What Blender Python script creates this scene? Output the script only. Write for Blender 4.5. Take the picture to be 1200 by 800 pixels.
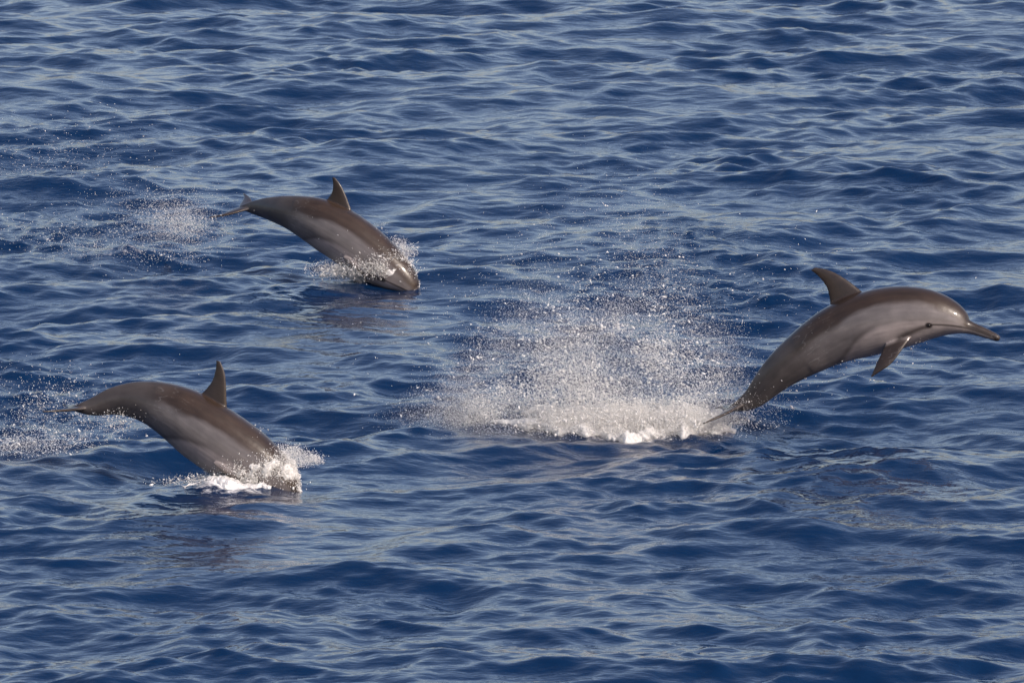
import bpy, math, random
import numpy as np
from mathutils import Vector

for o in list(bpy.data.objects):
    bpy.data.objects.remove(o, do_unlink=True)
scene = bpy.context.scene
COL = scene.collection
rng = np.random.default_rng(11)

# ------------------------------------------------------------------ camera
F_PX = 9000.0                 # focal length in photograph pixels (1200 wide)
CAM_H = 6.15                  # deck of a boat, metres above the sea
PITCH = math.atan(1150.0 / F_PX)
cam_d = bpy.data.cameras.new('camera')
cam = bpy.data.objects.new('camera', cam_d)
COL.objects.link(cam)
cam.location = (0, 0, CAM_H)
cam.rotation_euler = (math.pi / 2 - PITCH, 0, 0)
cam_d.sensor_width = 36.0
cam_d.lens = 36.0 * F_PX / 1200.0
cam_d.clip_start = 0.5
cam_d.clip_end = 20000
cam_d.dof.use_dof = True
cam_d.dof.focus_distance = 45.0
cam_d.dof.aperture_fstop = 16.0
scene.camera = cam

# ------------------------------------------------------------------ sky, sun, exposure
SUN_EL, SUN_AZ = 36.0, 130.0   # azimuth clockwise from +Y (view direction)
world = bpy.data.worlds.new('World')
scene.world = world
world.use_nodes = True
wn, wl = world.node_tree.nodes, world.node_tree.links
bg = wn['Background']
sky = wn.new('ShaderNodeTexSky')
sky.sky_type = 'NISHITA'
sky.sun_disc = False
sky.sun_elevation = math.radians(SUN_EL)
sky.sun_rotation = math.radians(SUN_AZ)
sky.air_density = 1.0
sky.dust_density = 2.6
sky.ozone_density = 1.0
tint = wn.new('ShaderNodeMix')          # white balance of the hazy sky, the same in every direction
tint.data_type = 'RGBA'; tint.blend_type = 'MULTIPLY'; tint.inputs[0].default_value = 1.0
tint.inputs[7].default_value = (1.05, 0.965, 0.985, 1)
wl.new(sky.outputs[0], tint.inputs[6])
wl.new(tint.outputs[2], bg.inputs[0])
bg.inputs[1].default_value = 0.15
sd = bpy.data.lights.new('sun', 'SUN')
sd.energy = 3.15
sd.angle = math.radians(0.6)
sd.color = (1.0, 0.90, 0.80)
sun = bpy.data.objects.new('sun', sd)
COL.objects.link(sun)
el, az = math.radians(SUN_EL), math.radians(SUN_AZ)
to_sun = Vector((math.sin(az) * math.cos(el), math.cos(az) * math.cos(el), math.sin(el)))
sun.rotation_euler = to_sun.to_track_quat('Z', 'Y').to_euler()
sun.location = to_sun * 60
scene.view_settings.view_transform = 'Standard'
scene.view_settings.look = 'None'
scene.view_settings.exposure = 0.40
scene.view_settings.gamma = 1.0
scene.render.engine = 'CYCLES'
scene.cycles.transparent_max_bounces = 24

# ------------------------------------------------------------------ helpers
FWD = np.array([0, math.cos(PITCH), -math.sin(PITCH)])
UPV = np.array([0, math.sin(PITCH), math.cos(PITCH)])
RGT = np.array([1.0, 0, 0])


def at(px, py, depth):
    """photograph pixel + depth along the view axis -> world point(s)"""
    px, py, depth = np.broadcast_arrays(*[np.asarray(a, float) for a in (px, py, depth)])
    d = FWD + ((px - 600) / F_PX)[..., None] * RGT - ((py - 400) / F_PX)[..., None] * UPV
    return np.array([0, 0, CAM_H]) + depth[..., None] * d


def sea_depth(py):
    return CAM_H / (math.sin(PITCH) + (np.asarray(py, float) - 400) / F_PX * math.cos(PITCH))


def on_sea(px, py):
    return at(px, py, sea_depth(py))


def tag(o, label, cat=None, group=None, kind=None):
    o['label'] = label
    if cat:
        o['category'] = cat
    if group:
        o['group'] = group
    if kind:
        o['kind'] = kind


def np_mesh(name, v, f, smooth=True):
    v = np.ascontiguousarray(v, np.float32)
    f = np.ascontiguousarray(f, np.int32)
    k = f.shape[1]
    me = bpy.data.meshes.new(name)
    me.vertices.add(len(v))
    me.vertices.foreach_set('co', v.ravel())
    me.loops.add(f.size)
    me.loops.foreach_set('vertex_index', f.ravel())
    me.polygons.add(len(f))
    me.polygons.foreach_set('loop_start', np.arange(0, f.size, k, dtype=np.int32))
    me.polygons.foreach_set('loop_total', np.full(len(f), k, np.int32))
    me.update(calc_edges=True)
    me.polygons.foreach_set('use_smooth', np.full(len(f), smooth, bool))
    return me


def link(name, me, m=None, parent=None):
    o = bpy.data.objects.new(name, me)
    COL.objects.link(o)
    if m:
        me.materials.clear()
        me.materials.append(m)
    if parent:
        o.parent = parent
    return o


def sstep(a, b, x):
    t = np.clip((x - a) / (b - a), 0, 1)
    return t * t * (3 - 2 * t)


def vnoise(p, seed=0):
    """trilinear value noise, p (n,3) -> 0..1"""
    i = np.floor(p).astype(np.int64)
    f = p - i
    f = f * f * (3 - 2 * f)
    out = np.zeros(len(p))
    for dx in (0, 1):
        for dy in (0, 1):
            for dz in (0, 1):
                h = (i[:, 0] + dx) * 374761393 + (i[:, 1] + dy) * 668265263 + (i[:, 2] + dz) * 2147483647 + seed * 974711
                h = (h ^ (h >> 13)) * 1274126177
                h = (h ^ (h >> 16)) & 0xFFFF
                w = (f[:, 0] if dx else 1 - f[:, 0]) * (f[:, 1] if dy else 1 - f[:, 1]) * (f[:, 2] if dz else 1 - f[:, 2])
                out += w * h / 65535.0
    return out


def fbm(p, seed=0, oct=3):
    a, s, n = 0.5, 0, 0
    for k in range(oct):
        s = s + a * vnoise(p * 2 ** k + 17.3 * k, seed + k)
        n += a
        a *= 0.5
    return s / n


def new_mat(name):
    m = bpy.data.materials.new(name)
    m.use_nodes = True
    return m, m.node_tree.nodes, m.node_tree.links, m.node_tree.nodes['Principled BSDF']


# ------------------------------------------------------------------ materials
def water_material():
    m, n, l, b = new_mat('sea_water')
    b.inputs['Roughness'].default_value = 0.06
    b.inputs['IOR'].default_value = 1.333
    tc = n.new('ShaderNodeTexCoord')
    # fine capillary ripples
    mp = n.new('ShaderNodeMapping')
    mp.inputs['Scale'].default_value = (0.6, 1.0, 1.0)
    l.new(tc.outputs['Object'], mp.inputs[0])
    n1 = n.new('ShaderNodeTexNoise')
    n1.inputs['Scale'].default_value = 9.0
    n1.inputs['Detail'].default_value = 3.0
    n1.inputs['Roughness'].default_value = 0.5
    l.new(mp.outputs[0], n1.inputs['Vector'])
    at_c = n.new('ShaderNodeAttribute')
    at_c.attribute_name = 'churn'
    n2 = n.new('ShaderNodeTexNoise')
    n2.inputs['Scale'].default_value = 26.0
    n2.inputs['Detail'].default_value = 2.0
    l.new(mp.outputs[0], n2.inputs['Vector'])
    mul = n.new('ShaderNodeMath'); mul.operation = 'MULTIPLY'
    l.new(n2.outputs['Fac'], mul.inputs[0]); l.new(at_c.outputs['Fac'], mul.inputs[1])
    add = n.new('ShaderNodeMath'); add.operation = 'MULTIPLY_ADD'
    l.new(mul.outputs[0], add.inputs[0]); add.inputs[1].default_value = 1.2
    l.new(n1.outputs['Fac'], add.inputs[2])
    bu = n.new('ShaderNodeBump')
    bu.inputs['Strength'].default_value = 1.0
    bu.inputs['Distance'].default_value = 0.013
    l.new(add.outputs[0], bu.inputs['Height'])
    l.new(bu.outputs[0], b.inputs['Normal'])
    # foam: lacy flecks where the water has been broken
    at_f = n.new('ShaderNodeAttribute')
    at_f.attribute_name = 'foam'
    n3 = n.new('ShaderNodeTexNoise')
    n3.inputs['Scale'].default_value = 14.0
    n3.inputs['Detail'].default_value = 6.0
    n3.inputs['Roughness'].default_value = 0.72
    l.new(tc.outputs['Object'], n3.inputs['Vector'])
    sm = n.new('ShaderNodeMath'); sm.operation = 'ADD'
    l.new(n3.outputs['Fac'], sm.inputs[0]); l.new(at_f.outputs['Fac'], sm.inputs[1])
    rp = n.new('ShaderNodeMapRange')
    rp.interpolation_type = 'SMOOTHSTEP'
    rp.inputs['From Min'].default_value = 0.88
    rp.inputs['From Max'].default_value = 1.22
    l.new(sm.outputs[0], rp.inputs['Value'])
    mx = n.new('ShaderNodeMix'); mx.data_type = 'RGBA'
    mx.inputs[6].default_value = (0.0, 0.0122, 0.046, 1)
    mx.inputs[7].default_value = (0.78, 0.77, 0.76, 1)
    l.new(rp.outputs[0], mx.inputs[0])
    l.new(mx.outputs[2], b.inputs['Base Color'])
    rr = n.new('ShaderNodeMapRange')
    rr.inputs['To Min'].default_value = 0.06
    rr.inputs['To Max'].default_value = 0.6
    l.new(rp.outputs[0], rr.inputs['Value'])
    l.new(rr.outputs[0], b.inputs['Roughness'])
    return m


def skin_material():
    m, n, l, b = new_mat('wet_dolphin_skin')
    a = n.new('ShaderNodeAttribute'); a.attribute_name = 'hide'
    tc = n.new('ShaderNodeTexCoord')
    n1 = n.new('ShaderNodeTexNoise')
    n1.inputs['Scale'].default_value = 9.0
    n1.inputs['Detail'].default_value = 5.0
    l.new(tc.outputs['Object'], n1.inputs['Vector'])
    r = n.new('ShaderNodeMapRange')
    r.inputs['From Min'].default_value = 0.3; r.inputs['From Max'].default_value = 0.7
    r.inputs['To Min'].default_value = 0.82; r.inputs['To Max'].default_value = 1.15
    l.new(n1.outputs['Fac'], r.inputs['Value'])
    mx = n.new('ShaderNodeMix'); mx.data_type = 'RGBA'; mx.blend_type = 'MULTIPLY'
    mx.inputs[0].default_value = 1.0
    l.new(a.outputs['Color'], mx.inputs[6]); l.new(r.outputs[0], mx.inputs[7])
    l.new(mx.outputs[2], b.inputs['Base Color'])
    # water running off: streaky gloss
    n2 = n.new('ShaderNodeTexNoise')
    n2.inputs['Scale'].default_value = 22.0
    n2.inputs['Detail'].default_value = 3.0
    l.new(tc.outputs['Object'], n2.inputs['Vector'])
    rr = n.new('ShaderNodeMapRange')
    rr.inputs['To Min'].default_value = 0.20; rr.inputs['To Max'].default_value = 0.56
    l.new(n2.outputs['Fac'], rr.inputs['Value'])
    l.new(rr.outputs[0], b.inputs['Roughness'])
    b.inputs['IOR'].default_value = 1.36
    b.inputs['Coat Weight'].default_value = 0.4
    b.inputs['Coat Roughness'].default_value = 0.1
    b.inputs['Coat IOR'].default_value = 1.33
    bu = n.new('ShaderNodeBump')
    bu.inputs['Strength'].default_value = 0.35
    bu.inputs['Distance'].default_value = 0.004
    l.new(n2.outputs['Fac'], bu.inputs['Height'])
    l.new(bu.outputs[0], b.inputs['Normal'])
    return m


def spray_material():
    m, n, l, b = new_mat('white_spray')
    b.inputs['Base Color'].default_value = (0.95, 0.94, 0.92, 1)
    b.inputs['Roughness'].default_value = 0.12
    b.inputs['IOR'].default_value = 1.33
    tr = n.new('ShaderNodeBsdfTranslucent')
    tr.inputs['Color'].default_value = (0.95, 0.94, 0.92, 1)
    ms = n.new('ShaderNodeMixShader')
    ms.inputs[0].default_value = 0.45
    l.new(b.outputs[0], ms.inputs[1]); l.new(tr.outputs[0], ms.inputs[2])
    # white water is lacy: crinkled surface with clear gaps
    tc = n.new('ShaderNodeTexCoord')
    nz = n.new('ShaderNodeTexNoise')
    nz.inputs['Scale'].default_value = 46.0; nz.inputs['Detail'].default_value = 4.0; nz.inputs['Roughness'].default_value = 0.65
    l.new(tc.outputs['Object'], nz.inputs['Vector'])
    bu = n.new('ShaderNodeBump'); bu.inputs['Strength'].default_value = 1.0; bu.inputs['Distance'].default_value = 0.006
    l.new(nz.outputs['Fac'], bu.inputs['Height'])
    l.new(bu.outputs[0], b.inputs['Normal']); l.new(bu.outputs[0], tr.inputs['Normal'])
    nz2 = n.new('ShaderNodeTexNoise')
    nz2.inputs['Scale'].default_value = 30.0; nz2.inputs['Detail'].default_value = 4.0; nz2.inputs['Roughness'].default_value = 0.7
    l.new(tc.outputs['Object'], nz2.inputs['Vector'])
    mr = n.new('ShaderNodeMapRange'); mr.interpolation_type = 'SMOOTHSTEP'
    mr.inputs['From Min'].default_value = 0.46; mr.inputs['From Max'].default_value = 0.66
    mr.inputs['To Min'].default_value = 0.0; mr.inputs['To Max'].default_value = 0.25
    l.new(nz2.outputs['Fac'], mr.inputs['Value'])
    tp = n.new('ShaderNodeBsdfTransparent')
    m2 = n.new('ShaderNodeMixShader')
    l.new(mr.outputs[0], m2.inputs[0]); l.new(ms.outputs[0], m2.inputs[1]); l.new(tp.outputs[0], m2.inputs[2])
    l.new(m2.outputs[0], n['Material Output'].inputs['Surface'])
    return m


def eye_material():
    m, n, l, b = new_mat('dark_eye')
    b.inputs['Base Color'].default_value = (0.008, 0.006, 0.005, 1)
    b.inputs['Roughness'].default_value = 0.08
    return m


M_WATER, M_SKIN, M_SPRAY, M_EYE = water_material(), skin_material(), spray_material(), eye_material()

# ------------------------------------------------------------------ the sea
def make_waves():
    w = []
    r = random.Random(5)
    # (lambda min, lambda max, count, rms slope of the band, spread in degrees)
    bands = [(3.2, 6.5, 10, 0.034, 35), (1.5, 3.2, 18, 0.062, 40), (0.75, 1.5, 28, 0.095, 42),
             (0.36, 0.75, 40, 0.118, 46), (0.18, 0.36, 48, 0.108, 52), (0.11, 0.18, 36, 0.088, 60)]
    for l0, l1, n, slope, spread in bands:
        for i in range(n):
            lam = l0 * (l1 / l0) ** ((i + r.random()) / n)
            k = 2 * math.pi / lam
            th = math.radians(-90 + 14 + max(-110, min(110, r.gauss(0, spread))))   # towards the boat
            a = slope / k * math.sqrt(2.0 / n)
            w.append((lam, k, math.cos(th), math.sin(th), a, r.random() * 2 * math.pi))
    return w


WAVES = make_waves()


def sea_surface(x, y, cell, full=True):
    """choppy sum of waves; 'cell' is the local mesh spacing (short waves fade where it is coarse)"""
    x = x.astype(np.float32); y = y.astype(np.float32)
    z = np.zeros_like(x); dx = np.zeros_like(x); dy = np.zeros_like(x)
    # gusts: short waves are livelier in some patches than in others
    gust = (0.85 + 0.35 * np.sin(0.9 * x + 0.35 * y + 1.0) * np.sin(0.42 * y - 0.5 * x)
            + 0.18 * np.sin(2.1 * x - 0.8 * y + 2.0))
    wx = x + 0.10 * np.sin(1.7 * y + 0.6 * x) ; wy = y + 0.12 * np.sin(1.3 * x - 0.5 * y)
    for lam, k, cx, cy, a, ph in WAVES:
        amp = a * np.clip(lam / (cell * 2.5) - 1.0, 0, 1)
        if lam < 0.6:
            amp = amp * gust
        p = k * (cx * wx + cy * wy) + ph
        c = np.cos(p)
        z += amp * c
        if full:
            s = np.sin(p) * amp * (0.85 if lam > .4 else 0.45)
            dx -= cx * s
            dy -= cy * s
    return z, dx, dy


def sea_height(x, y):
    x = np.atleast_1d(np.asarray(x, float)); y = np.atleast_1d(np.asarray(y, float))
    z, _, _ = sea_surface(x, y, np.full(x.shape, 0.03, np.float32), False)
    return z


def grow(start, step, sign, limit):
    out, x, s = [], start, step
    while abs(x) < limit:
        s *= 1.16
        x += sign * s
        out.append(x)
    return out


def foam_fields(x, y):
    """where the sea has been broken: footprints given by photograph pixels on the sea plane"""
    foam = np.zeros(x.shape); churn = np.zeros(x.shape)
    # (px, py, half width px, half height px, foam, churn)
    spots = [(720, 497, 150, 15, 0.60, 1.0), (640, 480, 140, 30, 0.38, 1.0), (700, 430, 170, 50, 0.32, 1.0), (800, 340, 150, 45, 0.16, 0.9),
             (745, 503, 110, 8, 0.72, 1.0),
             (270, 573, 62, 11, 0.66, 0.6), (335, 540, 40, 16, 0.40, 0.4),
             (430, 325, 52, 8, 0.62, 0.6), (415, 318, 40, 8, 0.4, 0.5),
             (35, 520, 75, 16, 0.48, 0.8), (50, 480, 90, 40, 0.20, 1.0),
             (130, 304, 95, 7, 0.42, 0.8), (60, 280, 120, 30, 0.18, 0.9), (60, 190, 130, 60, 0.16, 0.6),
             (225, 265, 60, 22, 0.26, 1.0), (820, 282, 80, 16, 0.12, 1.0)]
    for px, py, hw, hh, fo, ch in spots:
        c = on_sea(px, py)
        rx = np.linalg.norm(on_sea(px + hw, py) - c)
        ry = abs(on_sea(px, py - hh)[1] - on_sea(px, py + hh)[1]) / 2
        d = ((x - c[0]) / rx) ** 2 + ((y - c[1]) / ry) ** 2
        g = np.exp(-d * 1.1)
        foam = np.maximum(foam, fo * g)
        churn = np.maximum(churn, ch * g)
    return foam, churn


def build_sea():
    xs = np.arange(-6.6, 6.6001, 0.0195)
    xs = np.array(sorted(grow(xs[0], 0.0195, -1, 9000)) + list(xs) + grow(xs[-1], 0.0195, 1, 9000))
    ys, y = [], 34.0
    while y < 80:
        ys.append(y)
        y += 0.026 * (y / 35.0) ** 1.3
    ys = np.array(sorted(grow(ys[0], 0.026, -1, 200)) + ys + grow(ys[-1], 0.075, 1, 12000))
    X, Y = np.meshgrid(xs, ys)
    cx = np.gradient(xs); cy = np.gradient(ys)
    cell = np.maximum(*np.meshgrid(cx, cy * 0.7)).astype(np.float32)
    z, dx, dy = sea_surface(X, Y, cell)
    foam, churn = foam_fields(X, Y)
    # water still boiling where a tail has left it
    n, mY = X.size, X
    msk = (churn > 0.05).ravel()
    P = np.stack([X.ravel()[msk] * 11, Y.ravel()[msk] * 8, np.zeros(msk.sum())], 1)
    bump = np.zeros(n)
    bump[msk] = (fbm(P, 3, 2) - 0.5) * 0.055 * churn.ravel()[msk]
    bump[msk] += sstep(0.3, 0.75, foam.ravel()[msk]) * 0.05 * fbm(P * 0.7, 9, 2)
    z = z + bump.reshape(X.shape)
    V = np.stack([(X + dx).ravel(), (Y + dy).ravel(), z.ravel()], 1)
    nx, ny = len(xs), len(ys)
    i = (np.arange(ny - 1)[:, None] * nx + np.arange(nx - 1)[None, :]).ravel()
    Fc = np.stack([i, i + 1, i + nx + 1, i + nx], 1)
    me = np_mesh('sea', V, Fc)
    for nm, arr in (('foam', foam), ('churn', churn)):
        a = me.attributes.new(nm, 'FLOAT', 'POINT')
        a.data.foreach_set('value', arr.astype(np.float32).ravel())
    o = link('sea', me, M_WATER)
    tag(o, 'deep blue open sea with small choppy waves', kind='structure')
    print('sea verts', len(V))
    return o


build_sea()

# ------------------------------------------------------------------ dolphins
# profile of a straight dolphin, in body lengths: s from beak tip (0) to fluke notch (1), top, bottom, half width
PROF = np.array([
    (0.000, .005, -.005, .006), (0.006, .0105, -.0105, .012), (0.030, .0135, -.0140, .015), (0.060, .0160, -.0170, .0175),
    (0.095, .0195, -.0200, .021), (0.113, .0235, -.0235, .027), (0.124, .0385, -.0260, .035), (0.142, .0530, -.0320, .046),
    (0.170, .0680, -.0430, .058), (0.216, .0840, -.0640, .073), (0.270, .0950, -.0840, .084), (0.340, .1030, -.0985, .091),
    (0.420, .1060, -.1060, .094), (0.500, .1030, -.1060, .090), (0.580, .0950, -.0980, .080), (0.660, .0820, -.0840, .065),
    (0.740, .0670, -.0680, .048), (0.820, .0520, -.0530, .032), (0.890, .0390, -.0390, .020), (0.940, .0270, -.0270, .015),
    (0.975, .0150, -.0150, .013), (1.000, .0060, -.0060, .009)])


def pchip(xk, yk, x):
    """monotone cubic interpolation"""
    h = np.diff(xk); d = np.diff(yk) / h
    m = np.zeros_like(yk)
    m[0], m[-1] = d[0], d[-1]
    for i in range(1, len(xk) - 1):
        if d[i - 1] * d[i] > 0:
            w1, w2 = 2 * h[i] + h[i - 1], h[i] + 2 * h[i - 1]
            m[i] = (w1 + w2) / (w1 / d[i - 1] + w2 / d[i])
    j = np.clip(np.searchsorted(xk, x) - 1, 0, len(h) - 1)
    t = (x - xk[j]) / h[j]
    return ((1 + 2 * t) * (1 - t) ** 2 * yk[j] + t * (1 - t) ** 2 * h[j] * m[j]
            + t * t * (3 - 2 * t) * yk[j + 1] + t * t * (t - 1) * h[j] * m[j + 1])


def grid_tube(rings):
    """rings (n,m,3) -> closed verts, quads+tris as triangles"""
    n, m, _ = rings.shape
    V = rings.reshape(-1, 3)
    V = np.vstack([V, rings[0].mean(0), rings[-1].mean(0)])
    T = []
    for i in range(n - 1):
        for j in range(m):
            a, b = i * m + j, i * m + (j + 1) % m
            c, d = a + m, b + m
            T += [(a, b, d), (a, d, c)]
    for j in range(m):
        T.append((n * m, (j + 1) % m, j))
        T.append((n * m + 1, (n - 1) * m + j, (n - 1) * m + (j + 1) % m))
    return V, np.array(T)


def body_loft():
    s = np.unique(np.concatenate([np.linspace(0, 0.14, 34), np.linspace(0.14, 1.0, 80)]))
    top, bot, wid = (pchip(PROF[:, 0], PROF[:, k], s) for k in (1, 2, 3))
    th = np.linspace(0, 2 * math.pi, 48, endpoint=False)
    R = np.zeros((len(s), len(th), 3))
    for i in range(len(s)):
        c, sn = np.cos(th), np.sin(th)
        e = 0.94 if s[i] < 0.7 else 1.0
        R[i, :, 0] = s[i]
        R[i, :, 1] = wid[i] * np.sign(c) * np.abs(c) ** e
        R[i, :, 2] = np.where(sn > 0, top[i], -bot[i]) * np.sign(sn) * np.abs(sn) ** e
        # ridge and keel along the tail stock
        k = sstep(0.68, 0.85, s[i])
        R[i, :, 1] *= 1 - 0.35 * k * np.abs(sn) ** 2
    return grid_tube(R)


def fin_loft(lead, trail, thick, n=26):
    """lead/trail: matching 3-D polylines root->tip; thick: (root, tip) half thickness; normal from the plane"""
    lead, trail = np.array(lead, float), np.array(trail, float)
    tk = np.linspace(0, 1, len(lead)); t = np.linspace(0, 1, n)
    L = np.stack([pchip(tk, lead[:, k], t) for k in range(3)], 1)
    Tr = np.stack([pchip(tk, trail[:, k], t) for k in range(3)], 1)
    span = L[-1] - L[0]; chord = Tr[0] - L[0]
    nrm = np.cross(chord, span); nrm /= np.linalg.norm(nrm)
    u = np.concatenate([np.linspace(0, 1, 13), np.linspace(1, 0, 13)[1:-1]])
    sg = np.concatenate([np.ones(13), -np.ones(11)])
    R = np.zeros((n, len(u), 3))
    for i in range(n):
        th = thick[0] * (1 - t[i]) + thick[1] * t[i]
        prof = th * (1.9 * np.sqrt(np.clip(u, 0, 1)) * (1 - u) ** 0.8 * 0.75 + 0.12 * (u > 0) * (u < 1))
        R[i] = L[i] + u[:, None] * (Tr[i] - L[i]) + (sg * prof)[:, None] * nrm
    return grid_tube(R)


def rest_dolphin(tucked=False):
    """one continuous skin: body, dorsal fin, flippers and flukes fused, at body length 1"""
    parts = [body_loft()]
    parts.append(fin_loft(                                                   # dorsal fin
        [(.446, 0, .070), (.482, 0, .112), (.516, 0, .154), (.548, 0, .191), (.573, 0, .212)],
        [(.598, 0, .070), (.572, 0, .104), (.567, 0, .144), (.574, 0, .182), (.584, 0, .209)], (.014, .004)))
    for sd_ in (1, -1):
        if sd_ > 0 and not tucked:                                                  # starboard flipper, held down and back
            parts.append(fin_loft(
                [(.282, .046, -.050), (.312, .072, -.086), (.356, .092, -.126), (.422, .104, -.160), (.502, .106, -.176)],
                [(.410, .046, -.062), (.420, .070, -.086), (.440, .086, -.110), (.470, .099, -.140), (.506, .104, -.173)], (.011, .004)))
        else:                                                                # flipper tucked along the flank
            parts.append(fin_loft(
                [(.250, .046 * sd_, -.046), (.280, .072 * sd_, -.060), (.315, .083 * sd_, -.064), (.355, .089 * sd_, -.061), (.395, .090 * sd_, -.054)],
                [(.330, .046 * sd_, -.020), (.340, .075 * sd_, -.030), (.355, .084 * sd_, -.034), (.378, .089 * sd_, -.040), (.399, .0895 * sd_, -.049)], (.011, .004)))
        parts.append(fin_loft(                                               # flukes
            [(.930, .000, 0), (.955, .030 * sd_, 0), (.985, .070 * sd_, .001), (1.022, .106 * sd_, .003), (1.064, .134 * sd_, .005)],
            [(1.004, .000, 0), (1.020, .030 * sd_, 0), (1.033, .070 * sd_, .001), (1.049, .106 * sd_, .003), (1.070, .131 * sd_, .005)], (.011, .0035)))
    V, T, k = [], [], 0
    for v, t in parts:
        V.append(v); T.append(t + k); k += len(v)
    me = np_mesh('dolphin_rest', np.vstack(V), np.vstack(T))
    o = link('dolphin_rest', me)
    r = o.modifiers.new('fuse', 'REMESH'); r.mode = 'VOXEL'; r.voxel_size = 0.0022
    sm = o.modifiers.new('smooth', 'SMOOTH'); sm.factor = 0.5; sm.iterations = 7
    dg = bpy.context.evaluated_depsgraph_get()
    ev = o.evaluated_get(dg).to_mesh()
    n = len(ev.vertices)
    co = np.zeros(n * 3, np.float32); ev.vertices.foreach_get('co', co)
    nf = len(ev.polygons)
    lt = np.zeros(nf, np.int32); ev.polygons.foreach_get('loop_total', lt)
    assert (lt == 4).all()
    lv = np.zeros(nf * 4, np.int32); ev.loops.foreach_get('vertex_index', lv)
    o.evaluated_get(dg).to_mesh_clear()
    bpy.data.objects.remove(o); bpy.data.meshes.remove(me)
    print('dolphin verts', n)
    return co.reshape(-1, 3).astype(float), lv.reshape(-1, 4)


def hide_colours(P):
    """the animal's own pattern: dark cape, grey flank, pale belly, dark eye-to-flipper stripe, dark fins"""
    s, y, z = P[:, 0], P[:, 1], P[:, 2]
    nz = (fbm(P * np.array([14, 30, 30]), 21, 3) - 0.5)
    CAPE = np.array([.030, .019, .013]); SIDE = np.array([.118, .105, .103]); BELLY = np.array([.225, .197, .190])
    FIN = np.array([.026, .018, .014]); STR = np.array([.026, .020, .018]); TAIL = np.array([.058, .050, .047])
    mixc = lambda a, b, t: a + (b - a) * t[:, None]
    cape_z = np.interp(s, [0, .10, .13, .18, .25, .35, .44, .52, .60, .70, .80, 1.0],
                       [.000, .002, .010, .020, .036, .046, .046, .034, .018, .012, .01, .01])
    bel_z = np.interp(s, [0, .10, .22, .29, .34, .44, .52, .58, .64, .70, 1.0],
                      [-.004, -.008, -.012, -.024, -.018, -.026, -.048, -.078, -.105, -.14, -.2])
    c = np.tile(SIDE, (len(s), 1))
    c = mixc(c, BELLY, sstep(.010, -.010, z - bel_z + nz * .012))
    # dark line between flank and belly behind the flipper
    line = np.exp(-((z - bel_z - .010) / .008) ** 2) * sstep(.40, .50, s) * sstep(.74, .62, s)
    c = mixc(c, STR * 1.6, line * .4)
    cape = sstep(-.012, .012, z - cape_z + nz * .022)
    c = mixc(c, CAPE, cape)
    c = mixc(c, TAIL, sstep(.60, .76, s + nz * .05) * .85)
    # beak: dark above the lips, pale chin, dark tip
    bk = sstep(.130, .112, s)
    c = mixc(c, FIN, bk * sstep(-.006, .000, z))
    c = mixc(c, BELLY * .8, bk * sstep(-.001, -.008, z))
    c = mixc(c, STR, sstep(.030, .008, s))
    # lips and eye stripe to the flipper root
    lip_z = np.interp(s, [.0, .11, .20, .24], [-.003, -.006, -.022, -.029])
    c = mixc(c, STR * .7, np.exp(-((z - lip_z) / .0032) ** 2) * sstep(.245, .235, s) * .9)
    st_z = np.interp(s, [.22, .25, .32, .38], [-.031, -.038, -.062, -.084])
    st_w = np.interp(s, [.22, .30, .36], [.006, .012, .016])
    c = mixc(c, STR, np.exp(-((z - st_z) / st_w) ** 2) * sstep(.212, .232, s) * sstep(.385, .345, s) * .85)
    d_eye = np.hypot((s - .232) / 1.5, z + .029)
    c = mixc(c, STR * .6, sstep(.011, .005, d_eye))
    # fins
    top = pchip(PROF[:, 0], PROF[:, 1], np.clip(s, 0, 1)); wid = pchip(PROF[:, 0], PROF[:, 3], np.clip(s, 0, 1))
    bot = pchip(PROF[:, 0], PROF[:, 2], np.clip(s, 0, 1))
    c = mixc(c, FIN, sstep(-.004, .010, z - top) * (s > .40) * (s < .62))
    ell = (y / wid) ** 2 + (z / np.where(z > 0, top, -bot)) ** 2
    c = mixc(c, FIN, sstep(1.05, 1.5, ell) * (s > .24) * (s < .52) * (z < 0))
    c = mixc(c, FIN, sstep(.945, .985, s))
    streak = fbm(P * np.array([9, 110, 110]), 61, 3) - .5                   # scuffs and rake marks along the body
    c = c * (1 + .30 * nz[:, None] + .45 * streak[:, None])
    scar = np.exp(-((vnoise(P * np.array([16, 55, 90]), 77) - .5) / .012) ** 2) * sstep(.55, .7, fbm(P * 9, 78, 2))
    return np.clip(c + scar[:, None] * .05, .004, .9)


REST = {k: rest_dolphin(k) for k in (False, True)}
REST = {k: (v, f, hide_colours(v)) for k, (v, f) in REST.items()}


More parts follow.
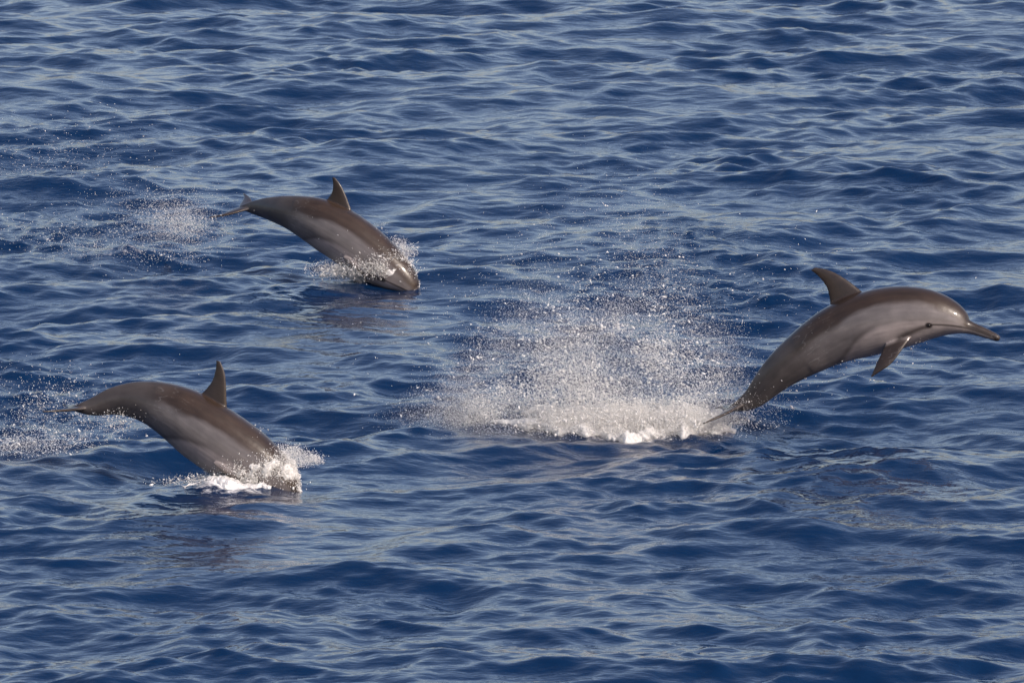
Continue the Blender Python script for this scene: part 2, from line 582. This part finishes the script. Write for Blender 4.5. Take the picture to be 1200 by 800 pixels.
class Spine:
    """spine through photograph pixels at a depth; frame: tailward T, starboard side S, dorsal U"""
    def __init__(self, stations, depth, yaw, roll, tail_away=0.0, warp=0.0):
        st = np.array(stations, float)
        self.warp = warp
        mid = st[:, 0].mean()
        # heading slightly out of the picture plane: depth changes along the body
        dep = depth + (st[:, 0] - mid) / F_PX * depth * math.tan(math.radians(yaw))
        dep = dep + tail_away * sstep(.72, 1.0, np.linspace(0, 1, len(st)) ** 1.0)     # tail swings away from the boat
        K = at(st[:, 0], st[:, 1], dep)
        t = np.concatenate([[0], np.cumsum(np.linalg.norm(np.diff(K, axis=0), axis=1))])
        tt = np.linspace(0, t[-1], 400)
        C = np.stack([np.interp(tt, t, K[:, k]) for k in range(3)], 1)
        ker = np.hanning(61); ker /= ker.sum()                              # smooth the polyline
        pre = C[0] - (C[1] - C[0]) * np.arange(30, 0, -1)[:, None]
        post = C[-1] + (C[-1] - C[-2]) * np.arange(1, 31)[:, None]
        Cp = np.vstack([pre, C, post])
        C = np.stack([np.convolve(Cp[:, k], ker, 'valid') for k in range(3)], 1)
        d = np.concatenate([[0], np.cumsum(np.linalg.norm(np.diff(C, axis=0), axis=1))])
        self.L = d[-1]
        u = np.linspace(0, 1, 300)
        self.u = u
        self.C = np.stack([np.interp(u * self.L, d, C[:, k]) for k in range(3)], 1)
        T = np.gradient(self.C, axis=0); T /= np.linalg.norm(T, axis=1)[:, None]
        toCam = -FWD
        S0 = toCam - (T @ toCam)[:, None] * T; S0 /= np.linalg.norm(S0, axis=1)[:, None]
        U0 = np.cross(T, S0)
        rl = np.radians(np.interp(u, [r[0] for r in roll], [r[1] for r in roll]))[:, None]
        self.T = T
        self.U = U0 * np.cos(rl) + S0 * np.sin(rl)                          # + rolls the back towards the viewer
        self.S = S0 * np.cos(rl) - U0 * np.sin(rl)

    def place(self, P):
        s = np.clip(P[:, 0], 0, 1)
        over = (P[:, 0] - s)[:, None]
        s = s + self.warp * np.exp(-((s - .53) / .17) ** 2)
        g = lambda A: np.stack([np.interp(s, self.u, A[:, k]) for k in range(3)], 1)
        return g(self.C) + self.L * (over * g(self.T) + P[:, 1:2] * g(self.S) + P[:, 2:3] * g(self.U))


def make_dolphin(spine, label, fin=1.0, girth=1.0, eyes=True):
    P0, Fc, hc = REST[not eyes]
    P = P0.copy()
    # each animal's dorsal fin has its own height
    t_ = pchip(PROF[:, 0], PROF[:, 1], np.clip(P[:, 0], 0, 1))
    up = (P[:, 2] > t_) & (P[:, 0] > .43) & (P[:, 0] < .62)
    P[:, 2] = np.where(up, t_ + (P[:, 2] - t_) * fin, P[:, 2])
    P[:, 1:] *= (1 + (girth - 1) * sstep(.14, .35, P[:, 0]) * sstep(.95, .6, P[:, 0]))[:, None]
    W = spine.place(P)
    base = W.mean(0)
    me = np_mesh('dolphin', W - base, Fc)
    ca = me.color_attributes.new('hide', 'FLOAT_COLOR', 'POINT')
    ca.data.foreach_set('color', np.concatenate([hc, np.ones((len(hc), 1))], 1).astype(np.float32).ravel())
    o = link('dolphin', me, M_SKIN)
    o.location = base
    tag(o, label, 'dolphin', 'spinner dolphins leaping')
    print('dolphin length', round(spine.L, 2), 'at', base.round(2))
    if eyes:
        for sd_ in (1, -1):
            wid = float(np.interp(.232, PROF[:, 0], PROF[:, 3]))
            c = np.array([.232, wid * .905 * sd_, -.029])
            th = np.linspace(0, 2 * math.pi, 14, endpoint=False)
            rings = np.array([[(c[0] + .0062 * math.sin(a) * math.cos(t), c[1] + .004 * sd_ * math.cos(a), c[2] + .0045 * math.sin(a) * math.sin(t))
                               for t in th] for a in np.linspace(.12, math.pi - .12, 8)])
            v, f = grid_tube(rings)
            em = np_mesh('eye', spine.place(v) - base, f)
            eo = link('eye', em, M_EYE, o)
    return o


Z1 = lambda pts: [(780 + x / 2.857, 280 + y / 2.857) for x, y in pts]
Z2 = lambda pts: [(220 + x / 4.0, 180 + y / 4.0) for x, y in pts]
Z3 = lambda pts: [(x / 3.0, 400 + y / 3.0) for x, y in pts]

D_LEAP = float(sea_depth(497))
D_BODY = float(sea_depth(510))
sp_leap = Spine(Z1([(1119, 335), (1060, 309), (1000, 290), (945, 274), (868, 260), (782, 262), (675, 282), (600, 305), (535, 336),
                    (470, 378), (412, 418), (360, 462), (322, 505), (292, 540), (210, 572)]), D_BODY, -11, [(0, -2), (.4, -4), (1, 6)], .06, -.040)
make_dolphin(sp_leap, 'dolphin leaping fully clear of the water with a big spray plume behind its tail', fin=1.14)

D_NEAR = float(sea_depth(566))
sp_near = Spine(Z3([(1110, 628), (1080, 582), (1043, 540), (998, 503), (948, 468), (875, 420), (800, 370), (725, 318), (645, 262), (562, 222),
                    (480, 203), (400, 206), (330, 232), (250, 236)]), D_NEAR, -12, [(0, 6), (.5, 10), (1, 4)])
make_dolphin(sp_near, 'dolphin diving head first into white foam with its flukes held level edge on', fin=1.05, girth=1.06, eyes=False)

D_FAR = float(sea_depth(330))
sp_far = Spine(Z2([(1160, 735), (1120, 700), (1080, 662), (1020, 612), (955, 562), (885, 505), (803, 438), (720, 378), (630, 325), (540, 290),
                   (450, 268), (370, 258), (310, 255), (245, 252)]), D_FAR, -18, [(0, 8), (.5, 12), (.8, 15), (1, 24)], .16, .038)
make_dolphin(sp_far, 'dolphin diving with both fluke lobes spread beside a patch of thin spray', fin=.84, eyes=False)

# ------------------------------------------------------------------ spray and foam
t_ = (1 + 5 ** .5) / 2
ICO_V = np.array([(-1, t_, 0), (1, t_, 0), (-1, -t_, 0), (1, -t_, 0), (0, -1, t_), (0, 1, t_), (0, -1, -t_), (0, 1, -t_),
                  (t_, 0, -1), (t_, 0, 1), (-t_, 0, -1), (-t_, 0, 1)]) / math.hypot(1, t_)
ICO_F = np.array([(0, 11, 5), (0, 5, 1), (0, 1, 7), (0, 7, 10), (0, 10, 11), (1, 5, 9), (5, 11, 4), (11, 10, 2), (10, 7, 6), (7, 1, 8),
                  (3, 9, 4), (3, 4, 2), (3, 2, 6), (3, 6, 8), (3, 8, 9), (4, 9, 5), (2, 4, 11), (6, 2, 10), (8, 6, 7), (9, 8, 1)])
OCT_V = np.array([(1, 0, 0), (-1, 0, 0), (0, 1, 0), (0, -1, 0), (0, 0, 1), (0, 0, -1)], float)
OCT_F = np.array([(0, 2, 4), (2, 1, 4), (1, 3, 4), (3, 0, 4), (2, 0, 5), (1, 2, 5), (3, 1, 5), (0, 3, 5)])


TET_V = np.array([(1, 1, 1), (-1, -1, 1), (-1, 1, -1), (1, -1, -1)]) / 1.2
TET_F = np.array([(0, 2, 1), (0, 1, 3), (0, 3, 2), (1, 2, 3)])


def droplets(P, r, pull=(-.6, 0, .25)):
    """water drops: wobbly, drawn out along the way they fly; tiny ones get the lightest mesh"""
    VV, FF, k = [], [], 0
    pull = np.array(pull)
    for sel, tv, tf in ((r > .004, ICO_V, ICO_F), ((r <= .004) & (r > .0016), OCT_V, OCT_F), (r <= .0016, TET_V, TET_F)):
        n = int(sel.sum())
        if not n:
            continue
        q = rng.normal(size=(n, 4)); q /= np.linalg.norm(q, axis=1)[:, None]
        w, x, y, z = q.T
        R = np.stack([1 - 2 * (y * y + z * z), 2 * (x * y - z * w), 2 * (x * z + y * w),
                      2 * (x * y + z * w), 1 - 2 * (x * x + z * z), 2 * (y * z - x * w),
                      2 * (x * z - y * w), 2 * (y * z + x * w), 1 - 2 * (x * x + y * y)], 1).reshape(n, 3, 3)
        sc = rng.uniform(.6, 1.5, (n, 1, 3)) * r[sel][:, None, None]
        jit = rng.uniform(.75, 1.25, (n, len(tv), 1))
        v = np.einsum('nij,nkj->nki', R, tv[None] * jit * sc)
        d = pull + rng.normal(0, .45, (n, 3)); d /= np.linalg.norm(d, axis=1)[:, None]
        v += (v @ d[:, :, None]) * d[:, None, :] * rng.uniform(0, 1.6, (n, 1, 1))
        v += P[sel][:, None, :]
        f = (np.arange(n) * len(tv))[:, None, None] + tf[None]
        VV.append(v.reshape(-1, 3)); FF.append(f.reshape(-1, 3) + k); k += n * len(tv)
    return np.vstack(VV), np.vstack(FF)


def sizes(n, med, sig, lo=.0006, hi=.0065):
    return np.clip(med * np.exp(rng.normal(0, sig, n)), lo, hi)


def splash(label, P, r, extra=None):
    h = sea_height(P[:, 0], P[:, 1])
    keep = P[:, 2] > h - .01
    v, f = droplets(P[keep], r[keep])
    base = np.array([P[:, 0].mean(), P[:, 1].mean(), 0.0])
    if extra:
        for ev, ef in extra:
            f = np.vstack([f, ef + len(v)]); v = np.vstack([v, ev])
    o = link('splash', np_mesh('splash', v - base, f), M_SPRAY)
    o.location = base
    tag(o, label, 'splash', kind='stuff')
    print('splash', keep.sum(), 'drops', len(f), 'tris')
    return o


def clump(P, scale, thr, seed, stretch=(1, 1, 1)):
    """keep points where a noise field is high, so that spray gathers in strands and clots"""
    nn = fbm(P * np.array(stretch) * scale, seed, 3)
    p = sstep(thr - .12, thr + .14, nn)
    return rng.random(len(P)) < p


def field(n, px, py, dpx, dpy, depth, ddepth):
    """gaussian cloud by photograph pixels"""
    x = rng.normal(px, dpx, n); y = rng.normal(py, dpy, n)
    return at(x, y, rng.normal(depth, ddepth, n))


def foam_bank(pts_px, radius, seed, lift=0.4, n_around=40, n_len=260):
    """heap of white water lying on the sea along a pixel line, torn into lumps"""
    st = np.array(pts_px, float)
    t = np.linspace(0, 1, n_len)
    tk = np.linspace(0, 1, len(st))
    x = np.interp(t, tk, st[:, 0]); y = np.interp(t, tk, st[:, 1]); w = np.interp(t, tk, st[:, 2])
    C = on_sea(x, y)
    C[:, 2] = sea_height(C[:, 0], C[:, 1])
    C[:, 1] += (fbm(np.stack([t * 14, t * 0, t * 0], 1), seed + 3, 2) - .5) * radius * 4
    th = np.linspace(0, 2 * math.pi, n_around, endpoint=False)
    R = C[:, None, :] + radius * w[:, None, None] * np.stack([.25 * np.cos(th), 1.8 * np.cos(th), lift * 1.8 * np.sin(th)], 1)[None]
    flat = R.reshape(-1, 3)
    nn = fbm(flat * np.array([14, 9, 22]), seed, 5) - .5
    ctr = np.repeat(C, n_around, 0)
    flat = ctr + (flat - ctr) * np.clip(1 + 3.4 * nn, .1, 1.8)[:, None]
    return grid_tube(flat.reshape(R.shape))


def strands(starts, vel, dvel, n, rad, seed, t0=(.02, .30), dt=(.03, .10)):
    """torn ropes of water: short pieces of ballistic arcs, beaded and tapering"""
    out = []
    rr_ = np.random.default_rng(seed)
    for i in range(n):
        P0 = starts[rr_.integers(len(starts))]
        v = np.array(vel) + rr_.normal(0, 1, 3) * np.array(dvel)
        v[2] = abs(v[2])
        ta = rr_.uniform(*t0); tb = ta + rr_.uniform(*dt)
        t = np.linspace(ta, tb, 14)
        C = P0 + v * t[:, None] + np.array([0, 0, -4.9]) * (t ** 2)[:, None]
        C += np.stack([np.sin(t * 60 + i), np.sin(t * 47 + 2 * i), np.cos(t * 53 + 3 * i)], 1) * .006
        u = np.linspace(0, 1, 14)
        w = rad * rr_.uniform(.4, 1.3) * np.sin(u * math.pi * .96 + .06) ** .6 * (.55 + .6 * rr_.random(14))
        th = np.linspace(0, 2 * math.pi, 5, endpoint=False)
        d = C[-1] - C[0]; d /= np.linalg.norm(d) + 1e-9
        e1 = np.cross(d, (0, 1, .01)); e1 /= np.linalg.norm(e1); e2 = np.cross(d, e1)
        R = C[:, None, :] + w[:, None, None] * (np.cos(th)[None, :, None] * e1 + np.sin(th)[None, :, None] * e2)
        if C[:, 2].min() > -.02:
            out.append(grid_tube(R))
    return out


# --- the big plume behind the leaping dolphin
def gauss_plume(n, mx, sx, py, prof, dd, power, lean):
    x = rng.uniform(mx - sx, mx + sx, n) + rng.normal(0, sx * .22, n)
    n = len(x)
    top = np.interp(x, [h[0] for h in prof], [h[1] for h in prof]) * np.exp(rng.normal(0, .22, n))
    u = rng.random(n) ** power
    dep = float(sea_depth(py)) + dd * .6 + rng.normal(0, dd, n)
    P = at(x + lean * u * top + rng.normal(0, 8, n), np.full(n, float(py)), dep)
    P[:, 2] = rng.normal(.0, .012, n) + u * top / F_PX * D_LEAP
    return P


prof = [(440, 10), (520, 50), (600, 110), (680, 165), (740, 190), (800, 185), (850, 150), (885, 95), (915, 40)]
A = gauss_plume(280000, 695, 155, 497, prof, .30, 1.7, -.14)
A = A[clump(A, 2.2, .47, 31)]
A2 = gauss_plume(26000, 690, 155, 497, prof, .28, 1.7, -.14)
A2 = A2[clump(A2, 4.5, .53, 37)]
low = [(500, 16), (600, 50), (680, 95), (760, 115), (840, 95), (890, 40)]
B = gauss_plume(64000, 715, 135, 500, low, .16, 1.6, -.1)
B = B[clump(B, 5.0, .50, 33)]
Cc = gauss_plume(60000, 745, 100, 503, [(560, 5), (640, 15), (720, 26), (800, 26), (870, 12)], .12, 1.3, -.1)
Cc = Cc[clump(Cc, 6.0, .42, 35)]
E = field(2400, 715, 365, 130, 50, D_LEAP + .2, .4)
rs = [sizes(len(A), .0008, .28, .0005, .0016), sizes(len(A2), .0015, .52), sizes(len(B), .0017, .40), sizes(len(Cc), .0015, .45), sizes(len(E), .0014, .35)]
# water shedding from the flukes and tail stock
nt = 900
tail = sp_leap.place(np.stack([rng.uniform(.84, 1.04, nt), rng.normal(0, .03, nt), rng.normal(-.012, .03, nt)], 1))
tail += np.array([-.10, .03, -.03]) * rng.random((nt, 1)) * 2.0
P = np.vstack([A, A2, B, Cc, E, tail]); r = np.concatenate(rs + [sizes(nt, .0012, .4)])
roots = at(rng.uniform(600, 862, 60), np.full(60, 500.), D_LEAP + rng.normal(.1, .15, 60)); roots[:, 2] = .02
ropes = strands(roots, (-.55, 0, 2.1), (.55, .3, .75), 380, .0030, 5, (.02, .30), (.005, .022))
# drops running off the belly, flipper and fin of the animal in the air
nd = 420
sd2 = rng.uniform(.22, .95, nd)
bt = np.interp(sd2, PROF[:, 0], PROF[:, 2])
drip = sp_leap.place(np.stack([sd2, rng.normal(0, .03, nd), bt * 1.0], 1)); drip[:, 2] -= rng.exponential(.05, nd); drip[:, 0] -= rng.exponential(.05, nd)
P = np.vstack([P, drip]); r = np.concatenate([r, sizes(nd, .0012, .45)])
plume_obj = splash('tall wide plume of white spray behind the tail of the fully airborne dolphin', P, r,
                   [foam_bank([(575, 497, .1), (610, 498, .4), (650, 501, .7), (690, 504, .9), (740, 506, 1.0), (790, 505, 1.1), (830, 501, .8), (862, 497, .2)], .044, 41, .6),
                    foam_bank([(610, 489, .1), (660, 491, .6), (720, 494, 1.0), (780, 494, 1.0), (830, 491, .6), (850, 490, .1)], .05, 47, .75)] + ropes)


# --- foam collars where the two divers break the surface
def collar_sheet(spine, sc, tilt, half, thick, seed):
    """ragged sheet of white water where the slanting body meets the sea (nearer the tail under the belly)"""
    ns, na = 44, 200
    s_ = np.linspace(-1, 1, ns); th = np.linspace(0, 2 * math.pi, na, endpoint=False)
    S0, TH = np.meshgrid(s_, th, indexing='ij')
    S = sc - tilt * np.sin(TH) + half * S0 + .010 * np.sin(TH * 3 + seed) + .007 * np.sin(TH * 7 + 2)
    top = np.interp(S, PROF[:, 0], PROF[:, 1]); wid = np.interp(S, PROF[:, 0], PROF[:, 3])
    prof_ = np.cos(S0 * math.pi / 2) ** .6
    q = np.stack([S * 44, wid * np.cos(TH) * 30, top * np.sin(TH) * 30], -1).reshape(-1, 3)
    nn = fbm(q, seed, 5).reshape(S.shape)
    k = .92 + prof_ * thick * np.clip((nn - .20) * 2.6, 0, 1.8)
    R = spine.place(np.stack([S, wid * k * np.cos(TH), top * k * np.sin(TH)], -1).reshape(-1, 3)).reshape(ns, na, 3)
    return grid_tube(R)


def collar(spine, sc, tilt, half, n, seed, spread=.09):
    th = rng.uniform(0, 2 * math.pi, n)
    s = sc - tilt * np.sin(th) + rng.normal(0, half * .8, n)
    top = np.interp(s, PROF[:, 0], PROF[:, 1]); wid = np.interp(s, PROF[:, 0], PROF[:, 3])
    k = 1.0 + np.abs(rng.normal(0, spread, n))
    P = spine.place(np.stack([s, wid * k * np.cos(th), top * k * np.sin(th)], 1))
    return P[clump(P, 9.0, .47, seed)]


def diver_splash(label, spine, depth, ring, rings, sheet, bank, seed, k=1.0, thick=.17):
    cl = collar(spine, *ring, int(17000 * k), seed)
    rg = []
    for (px, py, dx, dy, n) in rings:
        q = field(n, px, py, dx, dy, depth, .10)
        rg.append(q[clump(q, 7, .43, seed + 1)])
    rg = np.vstack(rg)
    sh = []
    for (x0, y0, x1, y1, wd, n) in sheet:
        u = rng.random(n) ** .8
        cx = x0 + (x1 - x0) * u + rng.normal(0, wd * .6, n); cy = y0 + (y1 - y0) * u - 14 * np.sin(u * math.pi) * rng.random(n) + rng.normal(0, wd * .5, n)
        q = at(cx, cy, depth + rng.normal(0, .1, n))
        sh.append(q[clump(q, 12, .48, seed + 2)])
    sh = np.vstack(sh)
    P = np.vstack([cl, rg, sh])
    r = np.concatenate([sizes(len(cl), .0014, .42), sizes(len(rg), .0016, .45), sizes(len(sh), .0012, .4)])
    return splash(label, P, r, [collar_sheet(spine, ring[0], ring[1], ring[2] * 1.5, thick, seed + 7)] + [foam_bank(b, rad, seed + 5 + i) for i, (b, rad) in enumerate(bank)]
                  + strands(cl[::max(1, len(cl) // 80)], (.45, 0, 1.0), (.55, .3, .4), int(90 * k), .0026, seed, (.0, .08), (.005, .02)))


diver_splash('white foam collar round the head of the diving dolphin with level flukes', sp_near, D_NEAR, (.255, .092, .044),
             [(262, 567, 26, 5, 12000), (302, 560, 15, 8, 5000)],
             [(328, 552, 374, 538, 7, 3600), (312, 545, 350, 530, 8, 3600), (290, 522, 308, 508, 6, 500)],
             [([(212, 574, .15), (238, 572, .9), (272, 573, 1.1), (318, 572, .4)], .040), ([(235, 566, .2), (262, 566, 1.0), (300, 568, .5)], .035)], 51)
diver_splash('white foam collar round the head of the diving dolphin with spread fluke lobes', sp_far, D_FAR, (.258, .088, .042),
             [(410, 316, 20, 5, 9000), (450, 312, 13, 7, 4000)],
             [(458, 308, 486, 296, 6, 1800), (445, 300, 475, 288, 7, 1800), (440, 290, 452, 266, 7, 220)],
             [([(374, 318, .15), (400, 320, .9), (430, 323, 1.0), (458, 324, .3)], .036), ([(388, 314, .2), (410, 316, .9), (440, 320, .4)], .034)], 93, 1.1, .08)

# --- thin spray left where the divers came out of the water
Q = np.vstack([field(9000, 212, 262, 26, 17, D_FAR + .3, .25), field(4500, 170, 258, 40, 26, D_FAR + .3, .4)])
Q = Q[clump(Q, 4, .50, 81)]
splash('thin spray hanging behind the spread fluke lobes of the diving dolphin', Q, sizes(len(Q), .0012, .35))
dn = float(sea_depth(528))
Q = np.vstack([field(8000, 30, 522, 42, 9, dn, .3), field(5000, 50, 484, 50, 26, dn, .4), field(900, 140, 492, 14, 8, D_NEAR + .1, .08)])
Q = Q[clump(Q, 4, .50, 83)]
splash('scattered spray and foam behind the level flukes of the diving dolphin', Q, sizes(len(Q), .0014, .4))
d3 = float(sea_depth(300))
Q = np.vstack([field(3000, 60, 285, 70, 16, d3, .3), field(4500, 130, 304, 50, 4, d3, .2)])
Q = Q[clump(Q, 3, .50, 85)]
splash('low broken line of foam and drops trailing off the thin spray', Q, sizes(len(Q), .0015, .35))
d4 = float(sea_depth(205))
Q = field(3000, 60, 190, 60, 30, d4, .6)
Q = Q[clump(Q, 3, .50, 87)]
splash('sparse drops over the rippled sea far behind the diving dolphins', Q, sizes(len(Q), .0017, .35))
